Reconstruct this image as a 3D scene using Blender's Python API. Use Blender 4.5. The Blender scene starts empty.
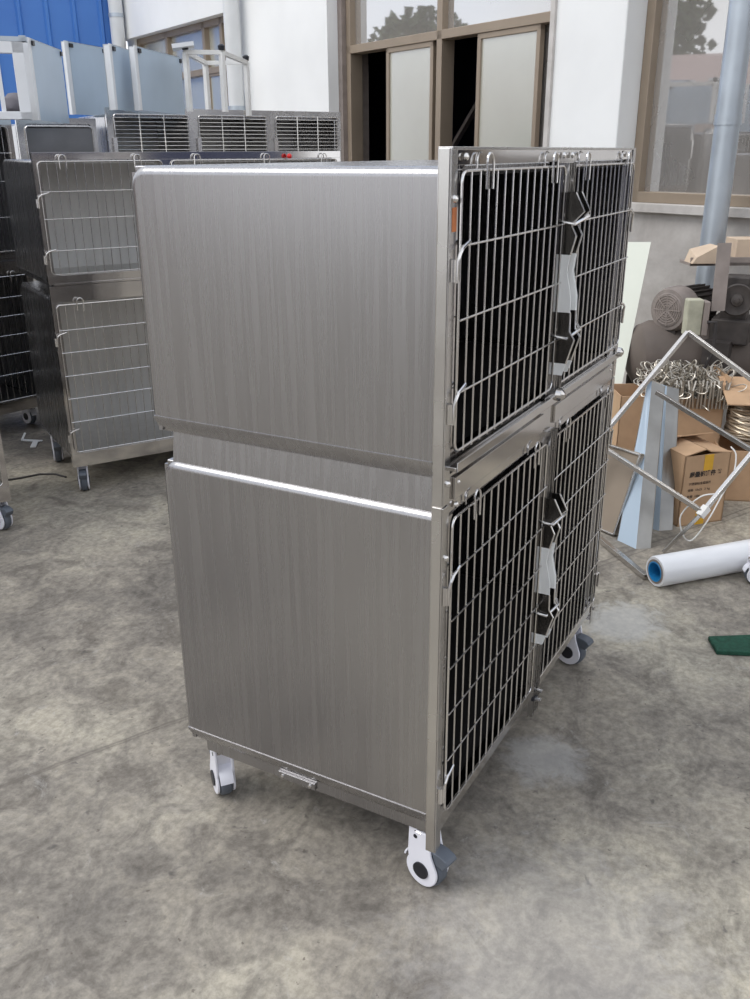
import bpy, bmesh, math, random
from mathutils import Vector, Matrix
random.seed(7)
V = Vector
rad = math.radians
scn = bpy.context.scene
COL = scn.collection
def u(a): return V((math.cos(rad(a)), math.sin(rad(a)), 0))

# ------------------------------------------------------------------ camera
CP = V((-1.3472, -0.6171, 1.499)); YAW = 0.5108; PITCH = -0.3703; ROLL = -0.006; FPX = 892.1
cf = V((math.cos(PITCH)*math.cos(YAW), math.cos(PITCH)*math.sin(YAW), math.sin(PITCH)))
cr0 = V((math.sin(YAW), -math.cos(YAW), 0)); cu0 = cr0.cross(cf)
cr = cr0*math.cos(ROLL) + cu0*math.sin(ROLL); cu = cu0*math.cos(ROLL) - cr0*math.sin(ROLL)
cd = bpy.data.cameras.new('camera'); cam = bpy.data.objects.new('camera', cd); COL.objects.link(cam)
M = Matrix((cr, cu, -cf)).transposed().to_4x4(); M.translation = CP
cam.matrix_world = M
cd.sensor_fit = 'VERTICAL'; cd.sensor_height = 24.0; cd.lens = FPX/999.0*24.0
cd.clip_end = 200; cd.clip_start = 0.02
scn.camera = cam
def ray(px, py): return cf + cr*((px-375)/FPX) - cu*((py-499.5)/FPX)
def G(px, py, z=0.0):
    r = ray(px, py); return CP + r*((z-CP.z)/r.z)
def at(px, py, d):
    r = ray(px, py); return CP + r*(d/math.hypot(r.x, r.y))

# ------------------------------------------------------------------ world, sun, exposure
scn.view_settings.view_transform = 'Standard'; scn.view_settings.look = 'None'
scn.view_settings.exposure = 0.10; scn.view_settings.gamma = 1.0
scn.view_settings.use_curve_mapping = False
w = bpy.data.worlds.new('overcast_sky'); scn.world = w; w.use_nodes = True
nt = w.node_tree; nt.nodes.clear()
def N(nt, t, **k):
    n = nt.nodes.new(t)
    for a, b in k.items(): setattr(n, a, b)
    return n
out = N(nt, 'ShaderNodeOutputWorld'); bg = N(nt, 'ShaderNodeBackground'); tc = N(nt, 'ShaderNodeTexCoord')
sep = N(nt, 'ShaderNodeSeparateXYZ'); rmp = N(nt, 'ShaderNodeValToRGB'); nz = N(nt, 'ShaderNodeTexNoise')
nz.inputs['Scale'].default_value = 2.2; nz.inputs['Detail'].default_value = 6
mixc = N(nt, 'ShaderNodeMix', data_type='RGBA'); mixc.blend_type = 'MIX'
rmp.color_ramp.elements[0].position = 0.0; rmp.color_ramp.elements[0].color = (1.30, 1.34, 1.42, 1)
rmp.color_ramp.elements[1].position = 1.0; rmp.color_ramp.elements[1].color = (0.46, 0.58, 0.82, 1)
_e = rmp.color_ramp.elements.new(0.35); _e.color = (0.80, 0.90, 1.08, 1)
cr2 = N(nt, 'ShaderNodeValToRGB'); cr2.color_ramp.elements[0].position = 0.40; cr2.color_ramp.elements[1].position = 0.62
nt.links.new(tc.outputs['Generated'], sep.inputs[0]); nt.links.new(sep.outputs['Z'], rmp.inputs[0])
nt.links.new(tc.outputs['Generated'], nz.inputs['Vector']); nt.links.new(nz.outputs['Fac'], cr2.inputs[0])
nt.links.new(cr2.outputs[0], mixc.inputs[0]); nt.links.new(rmp.outputs[0], mixc.inputs[6])
mixc.inputs[7].default_value = (1.05, 1.05, 1.05, 1)
nt.links.new(mixc.outputs[2], bg.inputs[0]); bg.inputs[1].default_value = 1.15
nt.links.new(bg.outputs[0], out.inputs[0])
sd = bpy.data.lights.new('sun', 'SUN'); sd.energy = 1.35; sd.angle = rad(35); sd.color = (1.0, 0.97, 0.93)
sun = bpy.data.objects.new('sun', sd); COL.objects.link(sun)
sun.rotation_euler = V((0.55, -0.62, -1.0)).to_track_quat('-Z', 'Y').to_euler()
sun.location = (-4, 5, 8)

# ------------------------------------------------------------------ materials
def base_mat(name):
    m = bpy.data.materials.new(name); m.use_nodes = True
    nt = m.node_tree; b = nt.nodes['Principled BSDF']
    return m, nt, b
def mat(name, col, rough=0.5, metal=0.0, var=0.06, scale=12, bump=0.0, stretch=(1, 1, 1), spec=0.5, rvar=0.0):
    m, nt, b = base_mat(name)
    b.inputs['Roughness'].default_value = rough; b.inputs['Metallic'].default_value = metal
    b.inputs['Specular IOR Level'].default_value = spec
    tc = N(nt, 'ShaderNodeTexCoord'); mp = N(nt, 'ShaderNodeMapping'); nz = N(nt, 'ShaderNodeTexNoise')
    mp.inputs['Scale'].default_value = stretch; nz.inputs['Scale'].default_value = scale; nz.inputs['Detail'].default_value = 5
    nt.links.new(tc.outputs['Object'], mp.inputs[0]); nt.links.new(mp.outputs[0], nz.inputs['Vector'])
    r = N(nt, 'ShaderNodeValToRGB')
    r.color_ramp.elements[0].position = 0.3; r.color_ramp.elements[1].position = 0.7
    r.color_ramp.elements[0].color = tuple(c*(1-var) for c in col)+(1,)
    r.color_ramp.elements[1].color = tuple(min(1, c*(1+var)) for c in col)+(1,)
    nt.links.new(nz.outputs['Fac'], r.inputs[0]); nt.links.new(r.outputs[0], b.inputs['Base Color'])
    if rvar:
        mr = N(nt, 'ShaderNodeMapRange'); mr.inputs[1].default_value = 0.3; mr.inputs[2].default_value = 0.7
        mr.inputs[3].default_value = rough-rvar; mr.inputs[4].default_value = rough+rvar
        nt.links.new(nz.outputs['Fac'], mr.inputs[0]); nt.links.new(mr.outputs[0], b.inputs['Roughness'])
    if bump:
        bp = N(nt, 'ShaderNodeBump'); bp.inputs['Strength'].default_value = bump; bp.inputs['Distance'].default_value = 0.01
        nt.links.new(nz.outputs['Fac'], bp.inputs['Height']); nt.links.new(bp.outputs[0], b.inputs['Normal'])
    return m
MS = {}
MS['brushed'] = mat('brushed_stainless', (0.40, 0.393, 0.40), 0.27, 1.0, 0.05, 9, 0, (9, 9, 0.25), rvar=0.03)
MS['steel'] = mat('stainless_frame', (0.60, 0.585, 0.57), 0.26, 1.0, 0.05, 8, 0, (1, 1, 1), rvar=0.05)
MS['polish'] = mat('polished_stainless', (0.60, 0.58, 0.565), 0.09, 1.0, 0.04, 8)
MS['wire'] = mat('stainless_wire', (0.74, 0.72, 0.70), 0.24, 1.0, 0.03, 20)
MS['black'] = mat('interior_shade_black', (0.012, 0.011, 0.011), 0.5, 0, 0.1, 6, spec=0.2)  # black colour stands for the unlit inside of the steel cage
MS['inner'] = mat('stainless_interior', (0.55, 0.54, 0.52), 0.42, 1.0, 0.08, 5, 0, (6, 6, 0.5))
MS['dimsteel'] = mat('dim_stainless', (0.20, 0.20, 0.205), 0.4, 1.0, 0.15, 5)  # darker copy of the stainless, with interior shade put into its colour
MS['flange'] = mat('reflection_dark_steel', (0.30, 0.29, 0.27), 0.35, 0.9, 0.2, 6)  # steel darkened in its colour to stand for dark reflections
MS['darkplate'] = mat('dark_latch_plate', (0.20, 0.19, 0.18), 0.25, 1.0, 0.1, 10)
MS['whiteplastic'] = mat('white_plastic', (0.82, 0.82, 0.88), 0.38, 0, 0.02, 6)
MS['whitefoam'] = mat('white_film_guard', (0.92, 0.93, 0.92), 0.45, 0, 0.02, 10)
MS['tyre'] = mat('grey_tyre', (0.10, 0.115, 0.14), 0.45, 0, 0.08, 30)
MS['hub'] = mat('black_hub', (0.015, 0.016, 0.022), 0.4, 0, 0.1, 30)
MS['card'] = mat('cardboard', (0.52, 0.34, 0.205), 0.85, 0, 0.08, 14, 0.05)
MS['card2'] = mat('dusty_cardboard', (0.60, 0.47, 0.35), 0.85, 0, 0.08, 14, 0.05)
MS['cardin'] = mat('cardboard_inside', (0.25, 0.165, 0.11), 0.9, 0, 0.1, 14)
MS['tape'] = mat('yellow_tape', (0.75, 0.42, 0.04), 0.3, 0, 0.08, 20)
MS['ink'] = mat('black_ink', (0.04, 0.03, 0.025), 0.8, 0, 0.1, 20)
MS['film'] = mat('pale_blue_film', (0.46, 0.56, 0.66), 0.33, 0, 0.05, 4, 0.02)
MS['filmw'] = mat('white_folded_edge', (0.80, 0.81, 0.82), 0.35, 0, 0.03, 8)
MS['whitetube'] = mat('white_tube', (0.80, 0.79, 0.76), 0.4, 0, 0.05, 15)
MS['board'] = mat('cream_board', (0.74, 0.76, 0.66), 0.5, 0, 0.03, 4)
MS['tray'] = mat('brown_lined_tray', (0.29, 0.235, 0.18), 0.6, 0, 0.08, 5)
MS['rollwhite'] = mat('white_film_roll', (0.80, 0.81, 0.83), 0.3, 0, 0.05, 7, 0.08, (1, 1, 6))
MS['corered'] = mat('blue_core', (0.02, 0.25, 0.55), 0.45, 0, 0.08, 8)
MS['green'] = mat('green_scouring_pad', (0.015, 0.075, 0.045), 0.9, 0, 0.25, 60, 0.4)
MS['galv'] = mat('galvanised_pipe', (0.50, 0.55, 0.60), 0.42, 0.6, 0.10, 6, 0, (1, 1, 1), rvar=0.06)
MS['pvc'] = mat('white_downpipe', (0.72, 0.73, 0.73), 0.4, 0, 0.05, 5)
MS['motor'] = mat('dusty_motor_paint', (0.15, 0.125, 0.11), 0.75, 0.0, 0.22, 14, 0.05)
MS['motor2'] = mat('dusty_fan_cover', (0.24, 0.205, 0.185), 0.75, 0.0, 0.22, 14, 0.05)
MS['darkiron'] = mat('dark_iron', (0.07, 0.06, 0.055), 0.6, 0.2, 0.25, 20)
MS['bracket'] = mat('dusty_steel_bracket', (0.30, 0.255, 0.23), 0.6, 0.2, 0.12, 14)
MS['switch'] = mat('stained_beige_plastic', (0.44, 0.43, 0.33), 0.6, 0, 0.22, 16)
MS['tank'] = mat('dusty_brown_tank', (0.13, 0.105, 0.09), 0.7, 0, 0.2, 6)
MS['scrapwire'] = mat('scrap_wire', (0.50, 0.46, 0.40), 0.35, 0.9, 0.2, 20)
MS['coilwire'] = mat('film_wrapped_wire', (0.50, 0.42, 0.32), 0.32, 0.7, 0.25, 25)
MS['frame'] = mat('bronze_window_frame', (0.33, 0.265, 0.20), 0.45, 0.25, 0.06, 5)
MS['dark'] = mat('unlit_room_dark', (0.09, 0.10, 0.16), 0.9, 0, 0.1, 3, spec=0.1)  # dark colour stands for the lack of light inside rooms and gateways
MS['plaster'] = mat('white_plaster', (0.87, 0.875, 0.865), 0.8, 0, 0.05, 1.6, 0.02)
MS['cable'] = mat('black_cable', (0.05, 0.045, 0.045), 0.6)
MS['red'] = mat('red_plastic', (0.65, 0.02, 0.02), 0.4)
MS['greybag'] = mat('grey_bundle', (0.19, 0.18, 0.20), 0.9, 0, 0.1, 12, 0.1)
MS['rust'] = mat('orange_brown_film', (0.55, 0.17, 0.05), 0.5, 0, 0.3, 40)
MS['roofred'] = mat('red_roof_sheet', (0.33, 0.23, 0.21), 0.7, 0, 0.05, 2)
MS['pinkwall'] = mat('pink_render', (0.36, 0.29, 0.26), 0.85, 0, 0.08, 1)
MS['leaf'] = mat('dark_foliage', (0.06, 0.085, 0.04), 0.9, 0, 0.35, 3)
MS['bark'] = mat('bark', (0.10, 0.075, 0.05), 0.9, 0, 0.2, 8)

def floor_mat():
    m, nt, b = base_mat('stained_concrete'); L = nt.links.new
    tc = N(nt, 'ShaderNodeTexCoord')
    def noise(sc, det, rough=0.6, dist=0.0):
        n = N(nt, 'ShaderNodeTexNoise'); n.inputs['Scale'].default_value = sc; n.inputs['Detail'].default_value = det
        n.inputs['Roughness'].default_value = rough; n.inputs['Distortion'].default_value = dist
        L(tc.outputs['Object'], n.inputs['Vector']); return n.outputs['Fac']
    def ramp(f, stops):
        r = N(nt, 'ShaderNodeValToRGB'); e = r.color_ramp.elements
        while len(e) < len(stops): e.new(0.5)
        for k, (p, c) in enumerate(stops): e[k].position = p; e[k].color = c+(1,)
        L(f, r.inputs[0]); return r.outputs[0]
    def mx(bt, f, a, bb):
        n = N(nt, 'ShaderNodeMix', data_type='RGBA'); n.blend_type = bt
        if isinstance(f, float): n.inputs[0].default_value = f
        else: L(f, n.inputs[0])
        for i, v in ((6, a), (7, bb)):
            if isinstance(v, tuple): n.inputs[i].default_value = v+(1,)
            else: L(v, n.inputs[i])
        return n.outputs[2]
    c = ramp(noise(1.1, 8, 0.62, 0.4), [(0.37, (0.185, 0.168, 0.147)), (0.5, (0.295, 0.267, 0.226)), (0.62, (0.40, 0.366, 0.300))])
    c = mx('MULTIPLY', 0.85, c, ramp(noise(6.5, 9, 0.7, 0.8), [(0.38, (0.62, 0.61, 0.61)), (0.5, (0.98, 0.98, 0.98)), (0.60, (1.25, 1.24, 1.20))]))
    c = mx('MULTIPLY', 0.6, c, ramp(noise(45, 4, 0.7), [(0.38, (0.68, 0.68, 0.68)), (0.62, (1.28, 1.28, 1.28))]))
    # pale scuffs and dark spots
    c = mx('MIX', ramp(noise(9, 8, 0.78, 1.5), [(0.59, (0, 0, 0)), (0.70, (0.6, 0.6, 0.6))]), c, (0.46, 0.44, 0.41))
    c = mx('MIX', ramp(noise(17, 3, 0.6, 0.3), [(0.27, (0.75, 0.75, 0.75)), (0.33, (0, 0, 0))]), c, (0.11, 0.10, 0.092))
    c = mx('MIX', ramp(noise(60, 2, 0.5), [(0.25, (0.6, 0.6, 0.6)), (0.29, (0, 0, 0))]), c, (0.08, 0.06, 0.05))
    # patches of spilled white powder with a ragged edge
    def patch(p, r, col, s):
        nonlocal c
        d = N(nt, 'ShaderNodeVectorMath', operation='DISTANCE'); L(tc.outputs['Object'], d.inputs[0]); d.inputs[1].default_value = p
        a = N(nt, 'ShaderNodeMath', operation='DIVIDE'); L(d.outputs['Value'], a.inputs[0]); a.inputs[1].default_value = r
        n = noise(14, 6, 0.75, 1.0)
        s2 = N(nt, 'ShaderNodeMath', operation='MULTIPLY_ADD'); L(n, s2.inputs[0]); s2.inputs[1].default_value = -2.2; L(a.outputs[0], s2.inputs[2])
        c = mx('MIX', ramp(s2.outputs[0], [(0.0, (0.0, 0.0, 0.0)), (0.0001, (s, s, s))]) if False else
               ramp(neg(s2.outputs[0]), [(0.25, (0, 0, 0)), (0.9, (s, s, s))]), c, col)
    def neg(x):
        n = N(nt, 'ShaderNodeMath', operation='MULTIPLY_ADD'); L(x, n.inputs[0]); n.inputs[1].default_value = -1; n.inputs[2].default_value = 0.45
        return n.outputs[0]
    patch(tuple(G(622, 622)), 0.13, (0.62, 0.61, 0.58), 0.55)
    patch(tuple(G(545, 758)), 0.10, (0.50, 0.49, 0.47), 0.5)
    patch(tuple(G(560, 960)), 0.28, (0.46, 0.44, 0.42), 0.35)
    # control joints / cracks: thin dark lines
    def line(p, q, wd, s):
        nonlocal c
        p, q = V(p), V(q); t = (q-p).normalized(); n = V((-t.y, t.x, 0))
        dt = N(nt, 'ShaderNodeVectorMath', operation='DOT_PRODUCT'); L(tc.outputs['Object'], dt.inputs[0]); dt.inputs[1].default_value = n
        a = N(nt, 'ShaderNodeMath', operation='SUBTRACT'); L(dt.outputs['Value'], a.inputs[0]); a.inputs[1].default_value = p.dot(n)
        wb = N(nt, 'ShaderNodeMath', operation='MULTIPLY_ADD'); L(noise(5, 3), wb.inputs[0]); wb.inputs[1].default_value = 0.03; L(a.outputs[0], wb.inputs[2])
        a2 = N(nt, 'ShaderNodeMath', operation='SUBTRACT'); L(wb.outputs[0], a2.inputs[0]); a2.inputs[1].default_value = 0.015
        ab = N(nt, 'ShaderNodeMath', operation='ABSOLUTE'); L(a2.outputs[0], ab.inputs[0])
        c = mx('MIX', ramp(ab.outputs[0], [(0.0, (s, s, s)), (wd, (0, 0, 0))]), c, (0.12, 0.105, 0.09))
    line(G(24, 777), G(180, 719), 0.007, 0.65)
    line(G(592, 570), G(660, 545), 0.006, 0.55)
    L(c, b.inputs['Base Color'])
    b.inputs['Roughness'].default_value = 0.62; b.inputs['Specular IOR Level'].default_value = 0.22
    rr = N(nt, 'ShaderNodeMapRange'); L(noise(3, 6), rr.inputs[0]); rr.inputs[3].default_value = 0.6; rr.inputs[4].default_value = 0.85
    L(rr.outputs[0], b.inputs['Roughness'])
    bp = N(nt, 'ShaderNodeBump'); bp.inputs['Strength'].default_value = 0.25; bp.inputs['Distance'].default_value = 0.004
    L(noise(40, 5), bp.inputs['Height']); L(bp.outputs[0], b.inputs['Normal'])
    return m
def concrete_wall_mat():
    m, nt, b = base_mat('grey_render'); L = nt.links.new
    tc = N(nt, 'ShaderNodeTexCoord'); n = N(nt, 'ShaderNodeTexNoise'); n.inputs['Scale'].default_value = 2.3; n.inputs['Detail'].default_value = 8
    n.inputs['Roughness'].default_value = 0.65; n.inputs['Distortion'].default_value = 0.3
    L(tc.outputs['Object'], n.inputs['Vector'])
    r = N(nt, 'ShaderNodeValToRGB'); e = r.color_ramp.elements; e.new(0.5)
    for k, (p, c) in enumerate([(0.3, (0.40, 0.37, 0.345)), (0.5, (0.56, 0.53, 0.50)), (0.7, (0.70, 0.67, 0.64))]): e[k].position = p; e[k].color = c+(1,)
    L(n.outputs['Fac'], r.inputs[0]); L(r.outputs[0], b.inputs['Base Color']); b.inputs['Roughness'].default_value = 0.9
    return m
def blue_sheet_mat():
    m, nt, b = base_mat('blue_profiled_sheet')
    b.inputs['Base Color'].default_value = (0.06, 0.20, 0.62, 1); b.inputs['Roughness'].default_value = 0.45
    tc = N(nt, 'ShaderNodeTexCoord'); n = N(nt, 'ShaderNodeTexNoise'); n.inputs['Scale'].default_value = 1.2
    nt.links.new(tc.outputs['Object'], n.inputs['Vector'])
    r = N(nt, 'ShaderNodeValToRGB'); r.color_ramp.elements[0].color = (0.045, 0.155, 0.50, 1); r.color_ramp.elements[1].color = (0.085, 0.26, 0.66, 1)
    nt.links.new(n.outputs['Fac'], r.inputs[0]); nt.links.new(r.outputs[0], b.inputs['Base Color'])
    return m
def glass_mat(name, dust_glare, fac, rough):
    m, nt, b = base_mat(name); L = nt.links.new
    nt.nodes.remove(b); o = [n for n in nt.nodes if n.type == 'OUTPUT_MATERIAL'][0]
    df = N(nt, 'ShaderNodeBsdfDiffuse'); df.inputs[0].default_value = dust_glare+(1,)
    gl = N(nt, 'ShaderNodeBsdfGlossy'); gl.inputs['Roughness'].default_value = rough; gl.inputs['Color'].default_value = (1, 1, 1, 1)
    tr = N(nt, 'ShaderNodeBsdfTransparent'); tr.inputs[0].default_value = (0.55, 0.6, 0.58, 1)
    m1 = N(nt, 'ShaderNodeMixShader'); L(tr.outputs[0], m1.inputs[1]); L(df.outputs[0], m1.inputs[2])
    tc = N(nt, 'ShaderNodeTexCoord'); n = N(nt, 'ShaderNodeTexNoise'); n.inputs['Scale'].default_value = 3; n.inputs['Detail'].default_value = 5
    L(tc.outputs['Object'], n.inputs['Vector'])
    mr = N(nt, 'ShaderNodeMapRange'); L(n.outputs['Fac'], mr.inputs[0]); mr.inputs[3].default_value = max(0, fac-0.08); mr.inputs[4].default_value = fac+0.08
    L(mr.outputs[0], m1.inputs[0])
    m2 = N(nt, 'ShaderNodeMixShader'); L(m1.outputs[0], m2.inputs[1]); L(gl.outputs[0], m2.inputs[2])
    fr = N(nt, 'ShaderNodeFresnel'); fr.inputs[0].default_value = 2.1
    mul = N(nt, 'ShaderNodeMath', operation='MULTIPLY_ADD'); L(fr.outputs[0], mul.inputs[0]); mul.inputs[1].default_value = 1.3; mul.inputs[2].default_value = 0.22
    mul.use_clamp = True
    L(mul.outputs[0], m2.inputs[0]); L(m2.outputs[0], o.inputs[0])
    return m
MS['floor'] = floor_mat(); MS['concrete'] = concrete_wall_mat(); MS['blue'] = blue_sheet_mat()
MS['glass'] = glass_mat('clear_window_glass', (0.50, 0.47, 0.44), 0.62, 0.02)  # diffuse tone is dust and also painted brightness for the reflections
MS['frosted'] = glass_mat('dusty_window_glass', (0.58, 0.585, 0.50), 0.92, 0.25)

# ------------------------------------------------------------------ mesh builder
class MB:
    def __init__(s): s.bm = bmesh.new()
    def hexa(s, c):      # 8 corners: bottom 4 ccw then top 4
        v = [s.bm.verts.new(p) for p in c]
        for f in ((3, 2, 1, 0), (4, 5, 6, 7), (0, 1, 5, 4), (1, 2, 6, 5), (2, 3, 7, 6), (3, 0, 4, 7)): s.bm.faces.new([v[i] for i in f])
        return s
    def box(s, a, b):
        x0, x1 = sorted((a[0], b[0])); y0, y1 = sorted((a[1], b[1])); z0, z1 = sorted((a[2], b[2]))
        return s.hexa([(x0, y0, z0), (x1, y0, z0), (x1, y1, z0), (x0, y1, z0), (x0, y0, z1), (x1, y0, z1), (x1, y1, z1), (x0, y1, z1)])
    def obox(s, o, a, b, c):   # origin corner and three edge vectors
        o, a, b, c = V(o), V(a), V(b), V(c)
        if a.cross(b).dot(c) < 0: a, b = b, a
        return s.hexa([o, o+a, o+a+b, o+b, o+c, o+a+c, o+a+b+c, o+b+c])
    def bar(s, p, q, w, h=None, up=(0, 0, 1)):
        h = h or w; p, q = V(p), V(q); t = (q-p).normalized(); up = V(up)
        if abs(t.dot(up)) > 0.95: up = V((0, 1, 0)) if abs(t.y) < 0.9 else V((1, 0, 0))
        a = t.cross(up).normalized(); b = a.cross(t)
        return s.obox(p-a*w/2-b*h/2, a*w, b*h, q-p)
    def cyl(s, p, q, r, r2=None, n=16, caps=True):
        r2 = r if r2 is None else r2; p, q = V(p), V(q); t = (q-p).normalized()
        a = t.orthogonal().normalized(); b = t.cross(a); A = []; B = []
        for k in range(n):
            d = a*math.cos(2*math.pi*k/n)+b*math.sin(2*math.pi*k/n)
            A.append(s.bm.verts.new(p+d*r)); B.append(s.bm.verts.new(q+d*r2))
        for k in range(n): s.bm.faces.new((A[k], A[(k+1) % n], B[(k+1) % n], B[k]))
        if caps: s.bm.faces.new(A[::-1]); s.bm.faces.new(B)
        return s
    def tube(s, pts, r, n=8, closed=False):
        pts = [V(p) for p in pts]; m = len(pts); rings = []; prev = None
        for i, p in enumerate(pts):
            if closed: t = (pts[(i+1) % m]-pts[i-1])
            else: t = pts[min(i+1, m-1)]-pts[max(i-1, 0)]
            t = t.normalized()
            if prev is None: a = t.orthogonal().normalized()
            else:
                a = prev - t*prev.dot(t)
                a = a.normalized() if a.length > 1e-5 else t.orthogonal().normalized()
            prev = a; b = t.cross(a)
            rings.append([s.bm.verts.new(p+(a*math.cos(2*math.pi*k/n)+b*math.sin(2*math.pi*k/n))*r) for k in range(n)])
        for i in range(m if closed else m-1):
            A, B = rings[i], rings[(i+1) % m]
            for k in range(n): s.bm.faces.new((A[k], A[(k+1) % n], B[(k+1) % n], B[k]))
        if not closed: s.bm.faces.new(rings[0][::-1]); s.bm.faces.new(rings[-1])
        return s
    def prism(s, pts, off):
        pts = [V(p) for p in pts]; off = V(off)
        A = [s.bm.verts.new(p) for p in pts]; B = [s.bm.verts.new(p+off) for p in pts]; n = len(pts)
        s.bm.faces.new(A[::-1]); s.bm.faces.new(B)
        for k in range(n): s.bm.faces.new((A[k], A[(k+1) % n], B[(k+1) % n], B[k]))
        return s
    def lathe(s, o, axis, prof, n=28, cap=True):   # prof: (t along axis, radius)
        o, t = V(o), V(axis).normalized(); a = t.orthogonal().normalized(); b = t.cross(a); R = []
        for (h, r) in prof:
            R.append([s.bm.verts.new(o+t*h+(a*math.cos(2*math.pi*k/n)+b*math.sin(2*math.pi*k/n))*r) for k in range(n)])
        for A, B in zip(R, R[1:]):
            for k in range(n): s.bm.faces.new((A[k], A[(k+1) % n], B[(k+1) % n], B[k]))
        if cap and prof[0][1] > 1e-4: s.bm.faces.new(R[0][::-1])
        if cap and prof[-1][1] > 1e-4: s.bm.faces.new(R[-1])
        return s
    def quad(s, *p): s.bm.faces.new([s.bm.verts.new(V(q)) for q in p]); return s
    def build(s, name, m, parent=None, bevel=0.0, segs=2, smooth=True):
        bmesh.ops.recalc_face_normals(s.bm, faces=s.bm.faces[:])
        me = bpy.data.meshes.new(name); s.bm.to_mesh(me); s.bm.free()
        me.materials.append(MS[m] if isinstance(m, str) else m)
        if smooth:
            for p in me.polygons: p.use_smooth = True
            me.set_sharp_from_angle(angle=rad(35))
        o = bpy.data.objects.new(name, me); COL.objects.link(o)
        if parent: o.parent = parent
        if bevel:
            b = o.modifiers.new('bevel', 'BEVEL'); b.width = bevel; b.segments = segs; b.limit_method = 'ANGLE'; b.harden_normals = True
        return o
def smooth_path(P, n=5):
    P = [V(p) for p in P]; Q = [P[0]]+P+[P[-1]]; out = []
    for i in range(1, len(Q)-2):
        a, b, c, d = Q[i-1:i+3]
        for k in range(n):
            t = k/n; out.append(0.5*((2*b)+(c-a)*t+(2*a-5*b+4*c-d)*t*t+(3*b-a-3*c+d)*t**3))
    return out+[P[-1]]
def tag(o, label, cat=None, group=None, kind=None):
    o['label'] = label
    if cat: o['category'] = cat
    if group: o['group'] = group
    if kind: o['kind'] = kind
    return o
def empty(name, loc=(0, 0, 0), rz=0.0):
    e = bpy.data.objects.new(name, None); COL.objects.link(e); e.location = loc; e.rotation_euler = (0, 0, rad(rz)); e.empty_display_size = 0.1
    return e
def structure(o): o['kind'] = 'structure'; return o
def copy_tree(o, parent=None):
    c = o.copy(); COL.objects.link(c); c.parent = parent
    for ch in list(o.children): copy_tree(ch, c)
    return c

# ================================================================== SETTING
structure(MB().box((-25, -20, -0.2), (25, 30, 0)).build('floor', 'floor', smooth=False))
WA = 64.3; wd = u(WA); wn = V((-wd.y, wd.x, 0))      # along the wall (leftwards), and out of the wall towards the viewer
WP = V((4.0627, 0.3744, 0))
def W(s, n, z): return WP + wd*s + wn*n + V((0, 0, z))
def wbox(mb, s0, s1, n0, n1, z0, z1): return mb.obox(W(s0, n0, z0), wd*(s1-s0), wn*(n1-n0), V((0, 0, z1-z0)))
# lower concrete wall, white piers and the head band
m = MB(); wbox(m, -3.2, 5.1, -0.24, 0, 0, 1.22); structure(m.build('wall_back', 'concrete', smooth=False))
m = MB(); wbox(m, 0.47, 1.03, -0.24, 0.14, 0, 3.9); structure(m.build('wall_pier', 'plaster', bevel=0.01))
m = MB(); wbox(m, 3.56, 5.1, -0.24, 0.12, 1.22, 3.9); structure(m.build('wall_panel', 'plaster', smooth=False))
m = MB(); wbox(m, -3.2, 0.47, -0.24, 0, 3.35, 3.9); wbox(m, 1.03, 3.56, -0.24, 0, 3.35, 3.9)
wbox(m, 5.1, 8.2, -0.24, 0.08, 2.76, 4.4); wbox(m, 5.1, 8.2, -0.24, 0, 0, 1.3); wbox(m, 7.95, 8.2, -0.24, 0, 1.3, 2.76)
structure(m.build('wall_head', 'plaster', smooth=False))
# dark rooms behind the windows
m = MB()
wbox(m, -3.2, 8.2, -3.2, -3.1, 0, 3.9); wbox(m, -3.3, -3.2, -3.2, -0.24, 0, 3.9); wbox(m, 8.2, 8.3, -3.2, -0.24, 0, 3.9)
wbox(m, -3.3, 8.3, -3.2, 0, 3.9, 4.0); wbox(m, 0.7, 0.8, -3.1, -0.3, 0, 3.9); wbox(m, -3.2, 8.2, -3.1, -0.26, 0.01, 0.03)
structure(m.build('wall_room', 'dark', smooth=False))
# windows ---------------------------------------------------------
def frame_bars(mb, s0, s1, z0, z1, w=0.05, n0=-0.10, n1=-0.03, vs=(), hs=()):
    wbox(mb, s0, s1, n0, n1, z0, z0+w); wbox(mb, s0, s1, n0, n1, z1-w, z1)
    wbox(mb, s0, s0+w, n0, n1, z0, z1); wbox(mb, s1-w, s1, n0, n1, z0, z1)
    for v in vs: wbox(mb, v-w/2, v+w/2, n0, n1, z0, z1)
    for h in hs: wbox(mb, s0, s1, n0, n1, h-w/2, h+w/2)
    return mb
def window(n, s0, s1, z0, z1, vs=(), hs=(), w=0.06):
    fr = structure(frame_bars(MB(), s0, s1, z0, z1, w, -0.14, -0.02, vs, hs).build('window_%d' % n, 'frame', bevel=0.004))
    return fr
def pane(fr, s0, s1, z0, z1, n=-0.08, m='glass', name='pane'):
    mb = MB(); wbox(mb, s0, s1, n, n+0.006, z0, z1); return mb.build(name, m, fr, smooth=False)
def sash(fr, s0, s1, z0, z1, n=-0.05, m='frosted'):
    sa = frame_bars(MB(), s0, s1, z0, z1, 0.035, n-0.02, n+0.02).build('sash', 'frame', fr, bevel=0.003)
    pane(sa, s0+0.03, s1-0.03, z0+0.03, z1-0.03, n, m)
w1 = window(1, -1.9, 0.47, 1.22, 3.35, vs=(-1.0,), hs=(2.42,))
pane(w1, -0.97, 0.42, 1.27, 2.40); pane(w1, -1.85, -1.03, 1.27, 2.40); pane(w1, -1.85, 0.42, 2.44, 3.3)
mb = MB(); wbox(mb, -1.95, 0.47, -0.02, 0.05, 1.17, 1.22); mb.build('window_sill', 'concrete', w1, bevel=0.004)
w2 = window(2, 1.03, 3.50, 1.22, 3.35, vs=(2.30,), hs=(2.28,))
pane(w2, 1.08, 2.27, 2.31, 3.3); pane(w2, 2.33, 3.45, 2.31, 3.3)
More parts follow.
